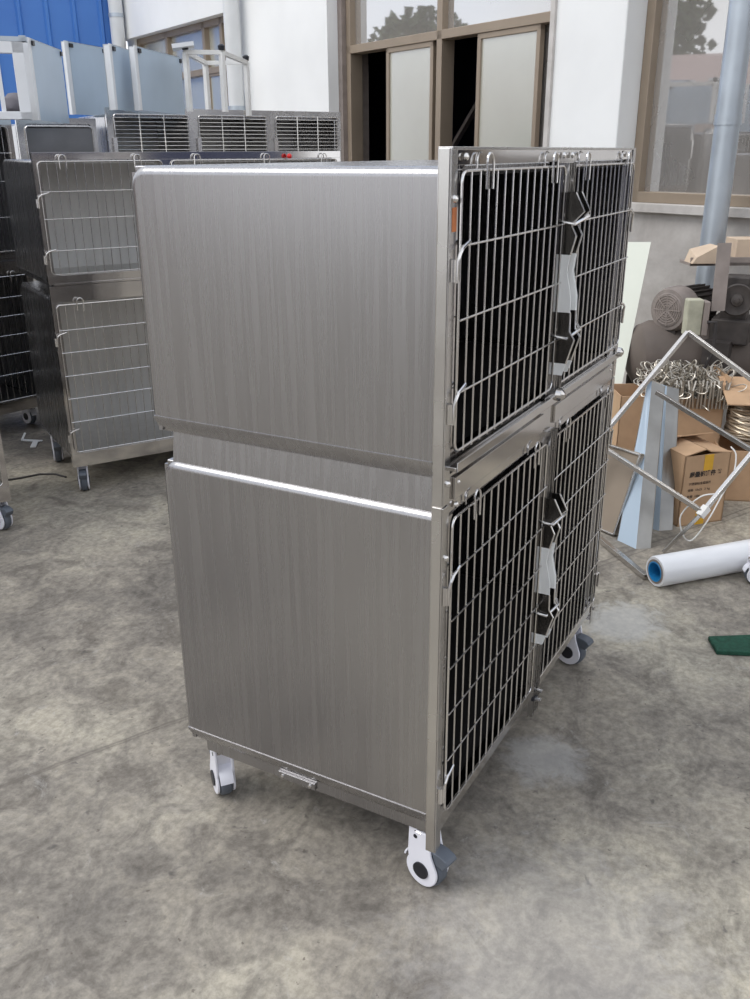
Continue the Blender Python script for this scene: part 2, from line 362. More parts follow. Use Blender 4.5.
sash(w2, 1.30, 1.90, 1.27, 2.25); sash(w2, 2.38, 2.96, 1.27, 2.25)
pane(w2, 1.08, 1.34, 1.27, 2.25, -0.10)
mb = MB(); wbox(mb, 3.50, 3.58, -0.24, 0.02, 1.22, 3.9); structure(mb.build('trim_1', 'bracket', smooth=False))
mb = MB(); wbox(mb, 1.00, 1.035, -0.02, 0.16, 0, 3.9); structure(mb.build('trim_2', 'concrete', smooth=False))
w3 = window(3, 5.1, 7.95, 1.3, 2.76, vs=(5.75, 6.15, 7.1), hs=(2.30,))
pane(w3, 5.15, 7.9, 2.33, 2.71, m='frosted'); pane(w3, 6.2, 7.9, 1.35, 2.28, m='frosted'); pane(w3, 5.15, 5.72, 1.35, 2.28)
sash(w3, 5.78, 6.12, 1.35, 2.28)
# diagonal steel braces inside the open window
mb = MB(); mb.bar(W(1.9, -0.9, 2.9), W(3.5, -0.9, 1.2), 0.05, 0.03); mb.bar(W(1.6, -0.95, 1.3), W(2.9, -0.95, 2.9), 0.05, 0.03)
tag(mb.build('cross_brace', MS['bracket']), 'grey diagonal steel cross brace seen through the open window bay', 'brace')
# downpipes
def pipe(name, s, n, z0, z1, r, m, label):
    e = empty(name, W(s, n, 0)); mb = MB(); mb.cyl((0, 0, z0), (0, 0, z1), r, n=28); mb.build('pipe_body', m, e)
    for z in (1.9, 3.0):
        if z0 < z < z1:
            c = MB(); c.cyl((0, 0, z-0.02), (0, 0, z+0.02), r+0.006, n=28); a = -wn*(n-0.0); c.bar((0, 0, z), a*0.95, 0.02, 0.03)
            c.build('pipe_clamp', 'galv', e)
    tag(e, label, 'pipe'); return e
pipe('downpipe', 5.02, 0.22, 0, 4.2, 0.075, 'pvc', 'white round downpipe fixed between the white wall panel and the far windows')
pipe('downpipe', 8.0, 0.18, 0, 4.4, 0.08, 'pvc', 'white round downpipe in the corner beside the blue sheet wall')
# leaning-in-view galvanised post in front of the right window
e = empty('standpipe', at(712, 245, 5.15)*1); e.location.z = 0
MB().cyl((0, 0, 0), (0, 0, 3.6), 0.062, n=32).build('pipe_body', 'galv', e)
MB().cyl((0, 0, 1.62), (0, 0, 1.67), 0.066, n=32).build('pipe_collar', 'galv', e)
tag(e, 'thick galvanised steel pipe standing upright in front of the right window', 'pipe')
# blue profiled sheet wall
b0 = W(8.1, 0.06, 0); bdir = (wn*0.985 + wd*0.17).normalized(); bn = V((bdir.y, -bdir.x, 0))
if bn.dot(CP-b0) < 0: bn = -bn
m = MB(); L = 2.7; step = 0.30; pts = []; x = 0
while x < L:
    for dx, h in ((0, 0), (0.22, 0), (0.24, 0.03), (0.27, 0.03), (0.29, 0)): pts.append(b0+bdir*(x+dx)+bn*h)
    x += step
for p, q in zip(pts, pts[1:]): m.quad(p, q, q+V((0, 0, 4.6)), p+V((0, 0, 4.6)))
m.obox(b0-bn*0.1, bdir*L, bn*0.09, V((0, 0, 4.6)))
structure(m.build('wall_left', 'blue', smooth=False))

# ================================================================== CASTERS
def caster(parent, x, y, ztop, ang, R=0.05, brake=True, name='caster', wheel_z=None):
    """ang: direction the wheel axle points (degrees, in the parent's space)."""
    c = bpy.data.objects.new(name, None); COL.objects.link(c); c.parent = parent; c.location = (x, y, -parent.location.z); ztop += parent.location.z; c.rotation_euler = (0, 0, rad(ang)); c.empty_display_size = 0.03
    # local: axle along x, rolling along y, swivel offset along +y
    oy = 0.0; wz = R
    m = MB(); m.lathe((-0.015, oy, wz), (1, 0, 0), [(0, R*0.80), (0.001, R*0.93), (0.006, R), (0.024, R), (0.029, R*0.93), (0.030, R*0.80)]); m.build('wheel', 'tyre', c)
    for sx in (-1, 1):
        h = MB(); h.lathe((sx*0.0235, oy, wz), (sx, 0, 0), [(0, R*0.42), (0.0035, R*0.42), (0.004, 0.0)], 24); h.build('hub_cap', 'hub', c)
        pr = []
        for k in range(0, 21):
            a = rad(150 + k*240/20); pr.append((0, oy+math.cos(a)*R*0.88, wz+math.sin(a)*R*0.88))
        f = MB(); zt = ztop-0.008
        prof = pr + [(0, oy+R*0.55, wz+R*0.95), (0, oy+R*0.28, zt), (0, oy-R*0.75, zt), (0, oy-R*0.80, wz+R*0.75)]
        f.prism([(sx*0.0165, p[1], p[2]) for p in prof], (sx*0.007, 0, 0)); f.build('fork', 'whiteplastic', c, bevel=0.0025)
        d = MB(); d.cyl((sx*0.0237, -R*0.35, zt-0.018), (sx*0.0245, -R*0.35, zt-0.018), 0.005, n=12); d.build('axle_pin', 'hub', c)
    g = MB(); A1 = [(-0.0165, -math.cos(rad(k*7+12))*R*1.07, wz+math.sin(rad(k*7+12))*R*1.03) for k in range(9)]; B1 = [(-0.0165, -math.cos(rad(k*7+12))*R*1.16, wz+math.sin(rad(k*7+12))*R*1.09) for k in range(9)]
    g.prism(A1+[(-0.0165, -R*0.05, wz+R*1.10), (-0.0165, -R*0.3, ztop-0.012), (-0.0165, -R*0.72, ztop-0.012)]+B1[::-1], (0.033, 0, 0)); g.build('fork_cover', 'whiteplastic', c)
    t = MB(); t.box((-0.0165, -R*0.75, ztop-0.02), (0.0165, R*0.25, ztop-0.012)); t.lathe((0, -R*0.2, ztop-0.016), (0, 0, 1), [(0, 0.024), (0.004, 0.026), (0.010, 0.018), (0.016, 0.018)]); t.build('swivel_plate', 'polish', c)
    if brake:
        b = MB(); b.prism([(0, R*0.70, wz+R*0.62), (0, R*1.15, wz+R*0.50), (0, R*1.42, wz+R*0.92), (0, R*1.30, wz+R*1.10), (0, R*0.95, wz+R*1.22), (0, R*0.45, wz+R*1.25)], (0.036, 0, 0))
        for v in b.bm.verts: v.co.x -= 0.018
        b.build('brake_pedal', 'tyre', c, bevel=0.003)
    return c

# ================================================================== CAGES
def arc(cx, cz, r, a0, a1, n=5): return [(cx+r*math.cos(rad(a0+(a1-a0)*k/n)), cz+r*math.sin(rad(a0+(a1-a0)*k/n))) for k in range(n+1)]
def rrect(x0, x1, z0, z1, r, n=5):
    return arc(x1-r, z1-r, r, 0, 90, n)+arc(x0+r, z1-r, r, 90, 180, n)+arc(x0+r, z0+r, r, 180, 270, n)+arc(x1-r, z0+r, r, 270, 360, n)
def plate_with_holes(m, x0, x1, z0, z1, holes, y0, y1, r=0.03):
    """vertical steel face in the xz plane with rounded door openings, built as strips plus corner fillets"""
    holes = sorted(holes); xs = x0
    hz0 = min(h[2] for h in holes); hz1 = max(h[3] for h in holes)
    m.box((x0, y0, hz1), (x1, y1, z1)); m.box((x0, y0, z0), (x1, y1, hz0))
    for h in holes:
        m.box((xs, y0, hz0), (h[0], y1, hz1)); xs = h[1]
        for (cx, cz, sx, sz) in ((h[0], h[2], 1, 1), (h[1], h[2], -1, 1), (h[1], h[3], -1, -1), (h[0], h[3], 1, -1)):
            p = [(cx, cz)]
            for k in range(7):
                a = math.pi/2*k/6; p.append((cx+sx*r*(1-math.sin(a)), cz+sz*r*(1-math.cos(a))))
            m.prism([(q[0], y0, q[1]) for q in p], (0, y1-y0, 0))
    m.box((xs, y0, hz0), (x1, y1, hz1))
def door(root, x0, x1, z0, z1, hz, hinge_side, hooks, y=-0.008, vs=0.037, r=0.0019, hinges=(), vertical=True, loops=True):
    d = MB()
    rr = [(p[0], y, p[1]) for p in rrect(x0, x1, z0, z1, 0.018)]
    d.tube(rr, r*1.35, 8, True); dr = d.build('door', 'wire', root)
    g = MB(); n = max(2, round((x1-x0)/vs))
    for k in range(1, n):
        x = x0+(x1-x0)*k/n; g.tube([(x, y, z0-0.006 if vertical else z0), (x, y, z1)], r, 6)
    for h in hz: g.tube([(x0-0.002, y-0.0045, h), (x1+0.002, y-0.0045, h)], r, 6)
    g.build('wire_grille', 'wire', dr)
    for h in hooks:
        hk = MB(); P = []
        for k in range(9):
            a = math.pi*k/8; P.append((h+0.014-0.014*math.cos(a), y-0.006, z1+0.012+0.014*math.sin(a)))
        hk.tube([(h, y-0.006, z1-0.03)]+P+[(h+0.028, y-0.006, z1-0.03)], r*1.2, 7)
        P2 = [(p[0]-0.012, -0.001, p[2]+0.002) for p in P[:6]]
        hk.tube([(h-0.012, -0.001, z1+0.002)]+P2, r*0.9, 6)
        hk.build('hook', 'wire', dr)
    for z in hinges:
        sx = -1 if hinge_side == 'L' else 1; xe = x0 if sx < 0 else x1
        hg = MB()
        hg.tube([(xe-sx*0.03, y-0.004, z+0.012), (xe, y-0.005, z+0.004), (xe+sx*0.012, y-0.006, z-0.004), (xe+sx*0.016, y-0.004, z-0.016), (xe+sx*0.016, y-0.003, z-0.050)], 0.003, 8)
        hg.cyl((xe+sx*0.021, -0.006, z-0.048), (xe+sx*0.021, -0.006, z-0.012), 0.0055, n=10)
        hg.build('hinge', 'wire', dr)
    return dr
def side_panel(root, x, sx, y0, y1, z0, z1, m='brushed', th=0.036, r=0.040, bev=0.017):
    """brushed side sheet in the yz plane with rounded rear corners and a rolled edge; sx = outward direction"""
    p = [(y0, z0), (y1, z0)] if r == 0 else [(y0, z0)]+[(y1-r*0.3, z0)]+arc(y1-r, z1-r, r, 0, 90, 6)
    if r: p = [(y0, z0-0.014), (y1, z0-0.014)]+arc(y1-r, z1-r, r, 0, 90, 6)+[(y0, z1)]
    mb = MB(); mb.prism([(x-sx*th, a, b) for a, b in p], (sx*th, 0, 0))
    return mb.build('side_panel', m, root, bevel=bev, segs=5)
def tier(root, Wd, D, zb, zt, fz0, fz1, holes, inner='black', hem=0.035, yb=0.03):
    """one cage module: body sheets zb..zt, front face fz0..fz1 with door openings"""
    side_panel(root, 0.0, -1, yb-0.017, D, zb+hem, zt)
    side_panel(root, Wd, 1, yb-0.017, D, zb+hem, zt)
    for xo, sx in ((0.0, -1), (Wd, 1)):     # turned-in hem below each side sheet, with the bright fold line on top
        h = MB(); zf = zb+hem
        h.prism([(xo-sx*0.026, yb, zb), (xo-sx*0.016, yb, zb), (xo+sx*0.0015, yb, zf-0.003), (xo+sx*0.0015, yb, zf), (xo-sx*0.022, yb, zf+0.002)], (0, D-0.008-yb, 0))
        h.build('bottom_hem', 'brushed', root)
    h = MB(); h.box((0.010, D-0.02, zb+0.002), (Wd-0.010, D-0.009, zb+hem)); h.build('rear_hem', 'brushed', root)
    t = MB(); t.box((0.010, yb, zt-0.012), (Wd-0.010, D-0.010, zt-0.0005)); t.build('top_panel', 'brushed', root, bevel=0.003)
    t = MB(); t.box((0.012, D-0.016, zb+hem), (Wd-0.012, D-0.001, zt-0.012)); t.build('back_panel', 'brushed', root)
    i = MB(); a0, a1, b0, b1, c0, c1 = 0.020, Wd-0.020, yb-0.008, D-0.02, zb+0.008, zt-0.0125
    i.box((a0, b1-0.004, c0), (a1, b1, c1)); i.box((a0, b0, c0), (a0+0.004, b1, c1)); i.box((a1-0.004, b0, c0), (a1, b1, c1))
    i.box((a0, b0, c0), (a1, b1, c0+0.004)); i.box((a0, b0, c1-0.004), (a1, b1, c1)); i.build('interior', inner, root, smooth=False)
    f = MB(); plate_with_holes(f, 0.0, Wd, fz0, fz1, holes, 0.0, 0.022); f.build('front_frame', 'polish', root, bevel=0.002)

def latch(root, x0, x1, z_top, z_bot, big=True):
    """guarded slam latch: two dark channels with chrome keeper rings joined by a film covered white plate"""
    H = z_top-z_bot; e = bpy.data.objects.new('latch_guard', None); COL.objects.link(e); e.parent = root; e.empty_display_size = 0.02
    def prof(fr):   # outline (fraction from top, depth)
        return [(-d, z_top-H*f) for f, d in fr]
    outline = [(0.0, 0.032), (0.095, 0.052), (0.165, 0.026), (0.225, 0.038), (0.33, 0.028), (0.42, 0.024), (0.56, 0.036), (0.745, 0.038), (0.79, 0.050), (0.92, 0.036), (1.0, 0.028)]
    def seg(f0, f1):
        r = [(f, d) for f, d in outline if f0 < f < f1]
        def dep(f):
            for (a, da), (b, db) in zip(outline, outline[1:]):
                if a <= f <= b: return da+(db-da)*(f-a)/(b-a)
            return outline[-1][1]
        return [(f0, dep(f0))]+r+[(f1, dep(f1))]
    for f0, f1, mt, nm in ((0, 0.325, 'darkplate', 'latch_plate'), (0.325, 0.64, 'whitefoam', 'film_cover'), (0.64, 0.93, 'darkplate', 'latch_plate'), (0.93, 1.0, 'whitefoam', 'film_cover')):
        s = prof(seg(f0, f1)); m = MB()
        for xx in (x0, x1):
            m.prism([(xx-0.0015, 0.0, s[0][1])]+[(xx-0.0015, a, b) for a, b in s]+[(xx-0.0015, 0.0, s[-1][1])], (0.003, 0, 0))
        m.box((x0, -0.006, s[-1][1]), (x1, 0.0, s[0][1])); m.build(nm, mt, e)
        if nm == 'latch_plate':
            c = MB()
            for xx in (x0, x1): c.tube([(xx, a, b) for a, b in s], 0.0022, 6)
            zc = s[0][1]*0.5+s[-1][1]*0.5+0.006
            c.tube([(x0-0.006, 0.004, zc), (x0-0.007, -0.02, zc-0.004), (x0-0.004, -0.034, zc-0.006), (x1+0.004, -0.048, zc+0.008), (x1+0.012, -0.04, zc+0.016), (x1+0.02, -0.012, zc+0.02)], 0.0035, 8)
            c.cyl((x0-0.001, -0.008, zc+0.012), (x0-0.004, -0.008, zc+0.012), 0.004, n=10)
            c.build('keeper_ring', 'wire', e)
    # white film flange that runs behind the whole latch
    m = MB(); s = prof(seg(0.2, 0.98)); s = [(a-0.001, b) for a, b in s]
    inner_ = [(a+0.016, b) for a, b in s[::-1]]
    m.prism([(x1+0.003, a, b) for a, b in s+inner_], (0.0025, 0, 0)); m.build('film_flange', 'whitefoam', e)
    return e

# ------------------------------------------------------------------ main cage
CW, CD = 1.134, 0.662
main = empty('kennel_cage', (0, 0, 0.006))
tag(main, 'large two-tier stainless steel pet cage on white casters standing in the foreground', 'cage', 'stainless two-tier kennel cages')
UH = [(0.034, 0.548, 0.990, 1.475), (0.610, 1.118, 0.990, 1.475)]
LH = [(0.034, 0.548, 0.200, 0.880), (0.610, 1.118, 0.200, 0.880)]
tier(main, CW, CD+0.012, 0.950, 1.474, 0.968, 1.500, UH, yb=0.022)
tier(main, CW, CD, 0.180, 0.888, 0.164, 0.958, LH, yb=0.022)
# chrome ledge under the upper doors and the polished shelf lip
m = MB(); m.box((0.02, -0.016, 0.966), (CW-0.004, 0.0, 0.974)); m.box((0.02, -0.019, 0.966), (CW-0.004, -0.016, 0.984))
m.box((0.04, -0.006, 0.905), (0.52, 0.0, 0.948)); m.box((0.60, -0.006, 0.905), (1.09, 0.0, 0.948)); m.build('drip_ledge', 'polish', main, bevel=0.002)
m = MB(); m.lathe((0.572, -0.016, 0.982), (0, -1, 0), [(0, 0.016), (0.012, 0.014), (0.018, 0.006), (0.019, 0)], 16); m.build('ledge_knob', 'polish', main)
m = MB(); m.lathe((1.09, -0.016, 0.982), (0, -1, 0), [(0, 0.014), (0.010, 0.012), (0.015, 0.005), (0.016, 0)], 16); m.build('ledge_knob', 'polish', main)
# plinth between the tiers, chassis and posts
m = MB(); m.hexa([(0.010, 0.024, 0.885), (CW-0.010, 0.024, 0.885), (CW-0.010, CD-0.028, 0.885), (0.010, CD-0.028, 0.885), (0.017, 0.024, 0.953), (CW-0.017, 0.024, 0.953), (CW-0.017, CD-0.030, 0.953), (0.017, CD-0.030, 0.953)]); o = m.build('spacer_plinth', 'brushed', main)
m = MB(); m.box((0.019, 0.022, 0.150), (0.034, CD-0.045, 0.185)); m.box((CW-0.034, 0.022, 0.150), (CW-0.019, CD-0.045, 0.185)); m.box((0.034, CD-0.060, 0.150), (CW-0.034, CD-0.045, 0.185)); m.box((0.034, 0.022, 0.150), (CW-0.034, 0.036, 0.166))
m.build('chassis', 'brushed', main)
m = MB(); m.box((0.03, 0.05, 0.165), (CW-0.03, CD-0.03, 0.171)); m.build('underside', 'brushed', main)
for xx in (0, CW):
    sx = -1 if xx == 0 else 1
    m = MB()
    for z0, z1 in ((0.124, 0.902), (0.905, 1.5)):
        m.box((xx, 0.0, z0), (xx+sx*0.003, 0.020, z1)); m.box((xx+sx*0.003, -0.003, z0), (xx-sx*0.022, 0.0, z1))
    m.build('corner_post', 'steel', main, bevel=0.0015)
m = MB(); m.box((0.0, -0.0035, 1.497), (CW, 0.022, 1.502)); m.build('top_edge', 'steel', main, bevel=0.001)
m = MB(); m.box((0.013, 0.305, 0.153), (0.019, 0.405, 0.171)); m.build('pull_strap', 'brushed', main, bevel=0.001)
for yy in (0.318, 0.392): MB().lathe((0.013, yy, 0.162), (-1, 0, 0), [(0, 0.005), (0.003, 0.004), (0.004, 0)], 14).build('rivet', 'wire', main)
for z0, z1 in ((0.125, 0.895), (0.985, 1.472)):
    m = MB(); m.box((0.556, -0.004, z0), (0.602, 0.0, z1))
    for xx in (0.557, 0.568, 0.590, 0.600): m.box((xx-0.0012, -0.014, z0), (xx+0.0012, -0.003, z1))
    m.build('mullion', 'steel', main)
# bolts on the face
for x, z in ((0.05, 1.487), (0.012, 1.425), (0.545, 1.487), (0.60, 1.487), (1.06, 1.487), (0.055, 0.935), (0.05, 0.893), (0.012, 0.80), (0.56, 1.435), (0.575, 1.435), (0.56, 0.78), (1.07, 0.935), (0.012, 0.945)):
    MB().lathe((x, -0.003, z), (0, -1, 0), [(0, 0.0065), (0.004, 0.0055), (0.006, 0.002), (0.0062, 0)], 12).build('bolt', 'wire', main)
m = MB(); m.box((0.004, -0.0038, 1.375), (0.020, -0.0028, 1.412)); tag(m.build('protective_tape', 'rust', main), 'strip of orange-brown protective film')
door(main, 0.027, 0.550, 1.000, 1.466, (1.352, 1.232, 1.108), 'L', (0.114, 0.450), hinges=(1.345, 1.105))
door(main, 0.603, 1.110, 1.000, 1.466, (1.352, 1.232, 1.108), 'R', (0.670, 1.020), hinges=(1.345, 1.105))
door(main, 0.027, 0.550, 0.210, 0.872, (0.765, 0.665, 0.560, 0.455, 0.345), 'L', (0.114, 0.450), hinges=(0.755, 0.300))
door(main, 0.603, 1.110, 0.210, 0.872, (0.765, 0.665, 0.560, 0.455, 0.345), 'R', (0.670, 1.020), hinges=(0.755, 0.300))
# doubled wires and channel lips by the mullion
latch(main, 0.556, 0.596, 1.415, 1.030); latch(main, 0.556, 0.596, 0.735, 0.345)
for x, z, l in ((0.572, 0.172, 0.02), (0.592, 0.186, 0.016), (1.095, 0.19, 0.008)):
    MB().lathe((x, -0.010, z), (0, -1, 0), [(0, 0.0065), (l, 0.0065), (l+0.001, 0)], 12).build('drop_bolt', 'wire', main)
m = MB(); m.bar((0.545, -0.016, 0.185), (0.575, -0.016, 0.178), 0.008); m.build('bolt_tie', 'hub', main)
caster(main, 0.044, 0.036, 0.150, 168, R=0.047); caster(main, 0.066, CD-0.045, 0.150, -38, R=0.047)
caster(main, CW-0.06, 0.040, 0.150, 168, R=0.048); caster(main, CW-0.06, CD-0.1, 0.144, 150)

# ------------------------------------------------------------------ cage behind on the left (same model, stainless inside)
def bg_cage(loc, rz, Wd, D, top, holes_x, label, group=None, hooks=None, inner='inner', hz_u=(1.345, 1.235, 1.105), hz_l=(0.765, 0.665, 0.56, 0.455, 0.345), casters=((0.05, 0.05, 165), (0.05, -0.10, 170))):
    c = empty('kennel_cage', V((loc.x, loc.y, 0.01)), rz)
    tier(c, Wd, D, 0.950, top-0.028, 0.965, top, [(a, b, 1.0, top-0.03) for a, b in holes_x], inner)
    tier(c, Wd, D, 0.150, 0.905, 0.125, 0.955, [(a, b, 0.19, 0.885) for a, b in holes_x], inner)
    m = MB(); m.box((0.02, -0.012, 0.958), (Wd-0.02, 0.0, 0.966)); m.build('drip_ledge', 'polish', c)
    for k, (a, b) in enumerate(holes_x):
        hk = (hooks[k] if hooks else (a+0.08, b-0.10))
        door(c, a-0.012, b+0.006, 1.006, top-0.036, hz_u, 'L', hk, hinges=(1.33, 1.10))
        door(c, a-0.012, b+0.006, 0.20, 0.875, hz_l, 'L', hk, hinges=(0.745, 0.30))
    for x, y, a in casters:
        caster(c, x if x > 0 else Wd+x, y if y > 0 else D+y, 0.152, a)
    if label: tag(c, label, 'cage', group)
    return c
GR = 'stainless two-tier kennel cages'
Bc = V((1.404, 2.537, 0))
bc = bg_cage(Bc, -29, 1.465, 0.66, 1.5, [(0.028, 0.545), (0.605, 1.435)],
        'stainless cage behind the foreground cage, bare steel inside showing through its wire doors', GR, hooks=[(0.105, 0.425), (0.70, 1.045, 1.35)])
m = MB(); m.lathe((1.17, -0.02, 1.478), (0, -1, 0), [(0, 0.010), (0.012, 0.012), (0.02, 0.005), (0.021, 0)], 12); tag(m.build('red_cap', 'red', bc), 'small red plastic cap')
# far left pair
Dc = V((2.165, 3.53, 0))
dirD = -12
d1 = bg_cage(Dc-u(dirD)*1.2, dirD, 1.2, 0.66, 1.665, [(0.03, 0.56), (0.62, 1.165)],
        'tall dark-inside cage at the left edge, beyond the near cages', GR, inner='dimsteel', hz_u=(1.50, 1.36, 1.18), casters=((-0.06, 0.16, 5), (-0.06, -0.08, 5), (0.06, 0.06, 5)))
# near left, mostly outside the frame
Ec = G(12, 503, 0.125); Ec.z = 0
e1 = bg_cage(Ec-u(-32)*1.1, -32, 1.1, 0.66, 1.5, [(0.03, 0.53), (0.59, 1.07)],
        'cage at the left edge, only its lower right corner and one caster visible', GR, casters=((-0.045, 0.04, 205), (0.05, 0.05, 90)))
# narrow three-tier cage between
def small_cage(loc, rz, Wd, D, top, cols, label, rows, dense, inner):
    c = empty('kennel_cage', loc, rz); zs = 0.14
    side_panel(c, 0.0, -1, 0.02, D, zs, top-0.03, 'brushed'); side_panel(c, Wd, 1, 0.02, D, zs, top-0.03, 'brushed')
    m = MB(); m.box((0.01, 0.02, top-0.045), (Wd-0.01, D-0.01, top-0.03)); m.build('top_panel', 'brushed', c)
    m = MB(); m.box((0.01, D-0.02, zs), (Wd-0.01, D-0.004, top-0.04)); m.build('back_panel', inner, c)
    m = MB(); cw = Wd/cols
    for k in range(1, cols): m.box((cw*k-0.006, 0.02, zs), (cw*k+0.006, D-0.02, top-0.045))
    for r in rows: m.box((0.012, 0.02, r[0]-0.015), (Wd-0.012, D-0.02, r[0]-0.005))
    m.build('partition', 'inner', c)
    for (z0, z1) in rows:
        f = MB(); plate_with_holes(f, 0.0, Wd, z0-0.02, z1+0.03, [(cw*k+0.045, cw*(k+1)-0.03, z0+0.01, z1) for k in range(cols)], 0.0, 0.02, 0.012)
        f.build('front_frame', 'steel', c)
        for k in range(cols):
            a, b = cw*k+0.04, cw*(k+1)-0.026
            if dense:
                d = MB(); d.tube([(p[0], -0.010, p[1]) for p in rrect(a, b, z0+0.005, z1-0.004, 0.015)], 0.003, 6, True); dr = d.build('door', 'wire', c)
                g = MB(); n = int((z1-z0)/0.021)
                for j in range(1, n): z = z0+(z1-z0)*j/n; g.tube([(a, -0.010, z), (b, -0.010, z)], 0.0018, 5)
                for fx in (0.33, 0.66): g.tube([(a+(b-a)*fx, -0.014, z0), (a+(b-a)*fx, -0.014, z1)], 0.003, 5)
                g.build('wire_grille', 'wire', dr)
                l = MB(); l.box((a-0.018, -0.02, z0+(z1-z0)*0.45), (a+0.004, -0.002, z0+(z1-z0)*0.75)); l.build('latch', 'wire', dr)
            else:
                d = MB(); d.tube([(p[0], -0.010, p[1]) for p in rrect(a, b, z0+0.012, z1-0.012, 0.02)], 0.0045, 6, True); dr = d.build('door', 'wire', c)
                g = MB(); g.box((a+0.006, -0.006, z0+0.02), (b-0.006, -0.002, z1-0.02)); g.build('door_sheet', 'dimsteel', dr)
    for x, y in ((0.06, 0.06), (Wd-0.06, 0.06), (0.06, D-0.06), (Wd-0.06, D-0.06)): caster(c, x, y, 0.14, 80)
    tag(c, label, 'cage', GR); return c
small_cage(Dc+u(-29)*0.025+u(61)*0.0, -29, 0.42, 0.60, 1.685, 1, 'narrow cage with a small solid dark door, between two taller wire-fronted cages', [(0.17, 0.60), (0.65, 1.08), (1.13, 1.655)], False, 'inner')
small_cage(V((2.653, 3.331, 0)), -29, 1.507, 0.62, 1.742, 3, 'wide cage with dense horizontal bars in three columns, rearmost behind the foreground cage', [(0.17, 0.62), (0.67, 1.16), (1.21, 1.715)], True, 'inner')
# back sheet with narrow rows gives the last cage its see-through look

# ------------------------------------------------------------------ goods on top of the far cages
def film_panel(px, dist, pxr, distr, ztop, zb, label, th=0.045):
    p = at(px, 60, dist); q = at(pxr, 60, distr); p.z = q.z = zb; d = (q-p); L = d.length; d.normalize(); n = V((d.y, -d.x, 0))
    if n.dot(CP-p) < 0: n = -n
    e = empty('cage_side_sheet', p); h = ztop-zb
    m = MB(); m.obox((0, 0, 0), d*L, n*-0.004, V((0, 0, h))); m.build('sheet_face', 'film', e, smooth=False)
    f = MB(); f.obox(V((0, 0, 0))-n*th, d*0.004, n*th, V((0, 0, h))); f.obox(V((0, 0, 0))-n*th, d*0.03, n*0.004, V((0, 0, h)))
    f.obox(d*-0.035, d*0.037, n*-0.004, V((0, 0, h)));  f.obox(V((0, 0, h-0.004))-n*th, d*L, n*th, V((0, 0, 0.004))); f.build('folded_edge', 'filmw', e)
    c = MB(); c.obox(V((0, 0, h-0.03))+n*0.0005+d*0.004, d*0.03, n*0.008, V((0, 0, 0.02))); c.obox(V((0, 0, h-0.03))+n*0.0005+d*(L-0.03), d*0.025, n*0.008, V((0, 0, 0.02))); c.build('corner_cap', 'hub', e)
    tag(e, label, 'metal sheet', 'blue film covered sheets on the far cages'); return e
ZT = 1.713
film_panel(33, 4.95, 62, 5.45, at(31, 38, 4.95).z, 1.656, 'pale blue film covered metal sheet with white edge, standing next to the white open frame')
film_panel(70, 5.75, 106, 6.05, at(66, 41, 5.75).z, ZT, 'pale blue film covered metal sheet, second to the right of the white open frame')
film_panel(113, 5.15, 133, 5.45, at(112, 44, 5.15).z, ZT, 'narrow pale blue film covered metal sheet, third to the right of the white open frame')
film_panel(138, 5.2, 181, 5.75, at(137, 46, 5.2).z, ZT, 'pale blue film covered metal sheet nearest to the tube rack')
# white open frame at far left
p = at(-28, 110, 4.9); q = at(31, 110, 4.9); p.z = q.z = 1.656; d = (q-p); L = d.length; d.normalize(); n = V((d.y, -d.x, 0)); H = at(10, 42, 4.9).z-1.656
e = empty('open_frame', p); m = MB()
m.obox((0, 0, 0), d*0.035, n*0.04, V((0, 0, H))); m.obox(d*(L-0.05), d*0.05, n*0.04, V((0, 0, H))); m.obox((0, 0, 0), d*L, n*0.04, V((0, 0, 0.035))); m.obox(V((0, 0, H-0.05)), d*L, n*0.04, V((0, 0, 0.05)))
m.obox(d*(L*0.50), d*0.02, n*0.03, V((0, 0, H))); m.build('frame_tubes', 'filmw', e, bevel=0.003)
m = MB(); m.obox(V((0, 0, H))+d*(L*0.55), d*0.14, n*0.04, V((0, 0, 0.02))); m.obox(V((0, 0, H))+d*(L*0.95), d*0.03, n*0.04, V((0, 0, 0.025))); m.build('foot_plate', 'galv', e)
tag(e, 'white open metal frame standing on the tall cage at the far left', 'frame')
m = MB(); bmesh.ops.create_icosphere(m.bm, subdivisions=3, radius=1.0)
for v in m.bm.verts:
    s = 1+0.10*math.sin(7*v.co.x+3*v.co.y)*math.cos(5*v.co.z+2*v.co.x)
    v.co = V((v.co.x*0.075*s, v.co.y*0.06*s, v.co.z*0.055*s))
o = m.build('cloth_bundle', 'greybag'); o.location = at(17, 99, 5.02); o.location.z = 1.725
tag(o, 'grey rounded cloth bundle seen through the white open frame', 'bundle')
# upturned tube rack right of the sheets
e = empty('tube_rack', at(215, 108, 5.6)); e.location.z = ZT; zt = at(200, 57, 5.6).z-ZT
m = MB(); c = e.location.copy()
A = at(186, 60, 5.35)-c; B = at(222, 60, 5.35)-c; Cc = at(246, 60, 5.9)-c; Dd = at(205, 60, 5.95)-c
for P in (A, B, Cc, Dd): P.z = zt; m.bar((P.x, P.y, 0), P, 0.025)
for P, Q in ((A, B), (B, Cc), (Cc, Dd), (Dd, A)): m.bar(P, Q, 0.022)
m.build('rack_tubes', 'whitetube', e)
m = MB(); m.bar(A+(A-B)*0.35+V((0, 0, 0.02)), A+(B-A)*0.25+V((0, 0, 0.035)), 0.16, 0.02); m.build('rack_plate', 'filmw', e)
m = MB()
for P in (A, B, Cc): m.lathe(P+V((0, 0, 0.01)), (0, 0, 1), [(0, 0.016), (0.022, 0.02), (0.03, 0.01)], 12)
m.build('rack_foot', 'hub', e)
tag(e, 'upturned tube rack with white plate and black feet on top of the widest far cage', 'rack')

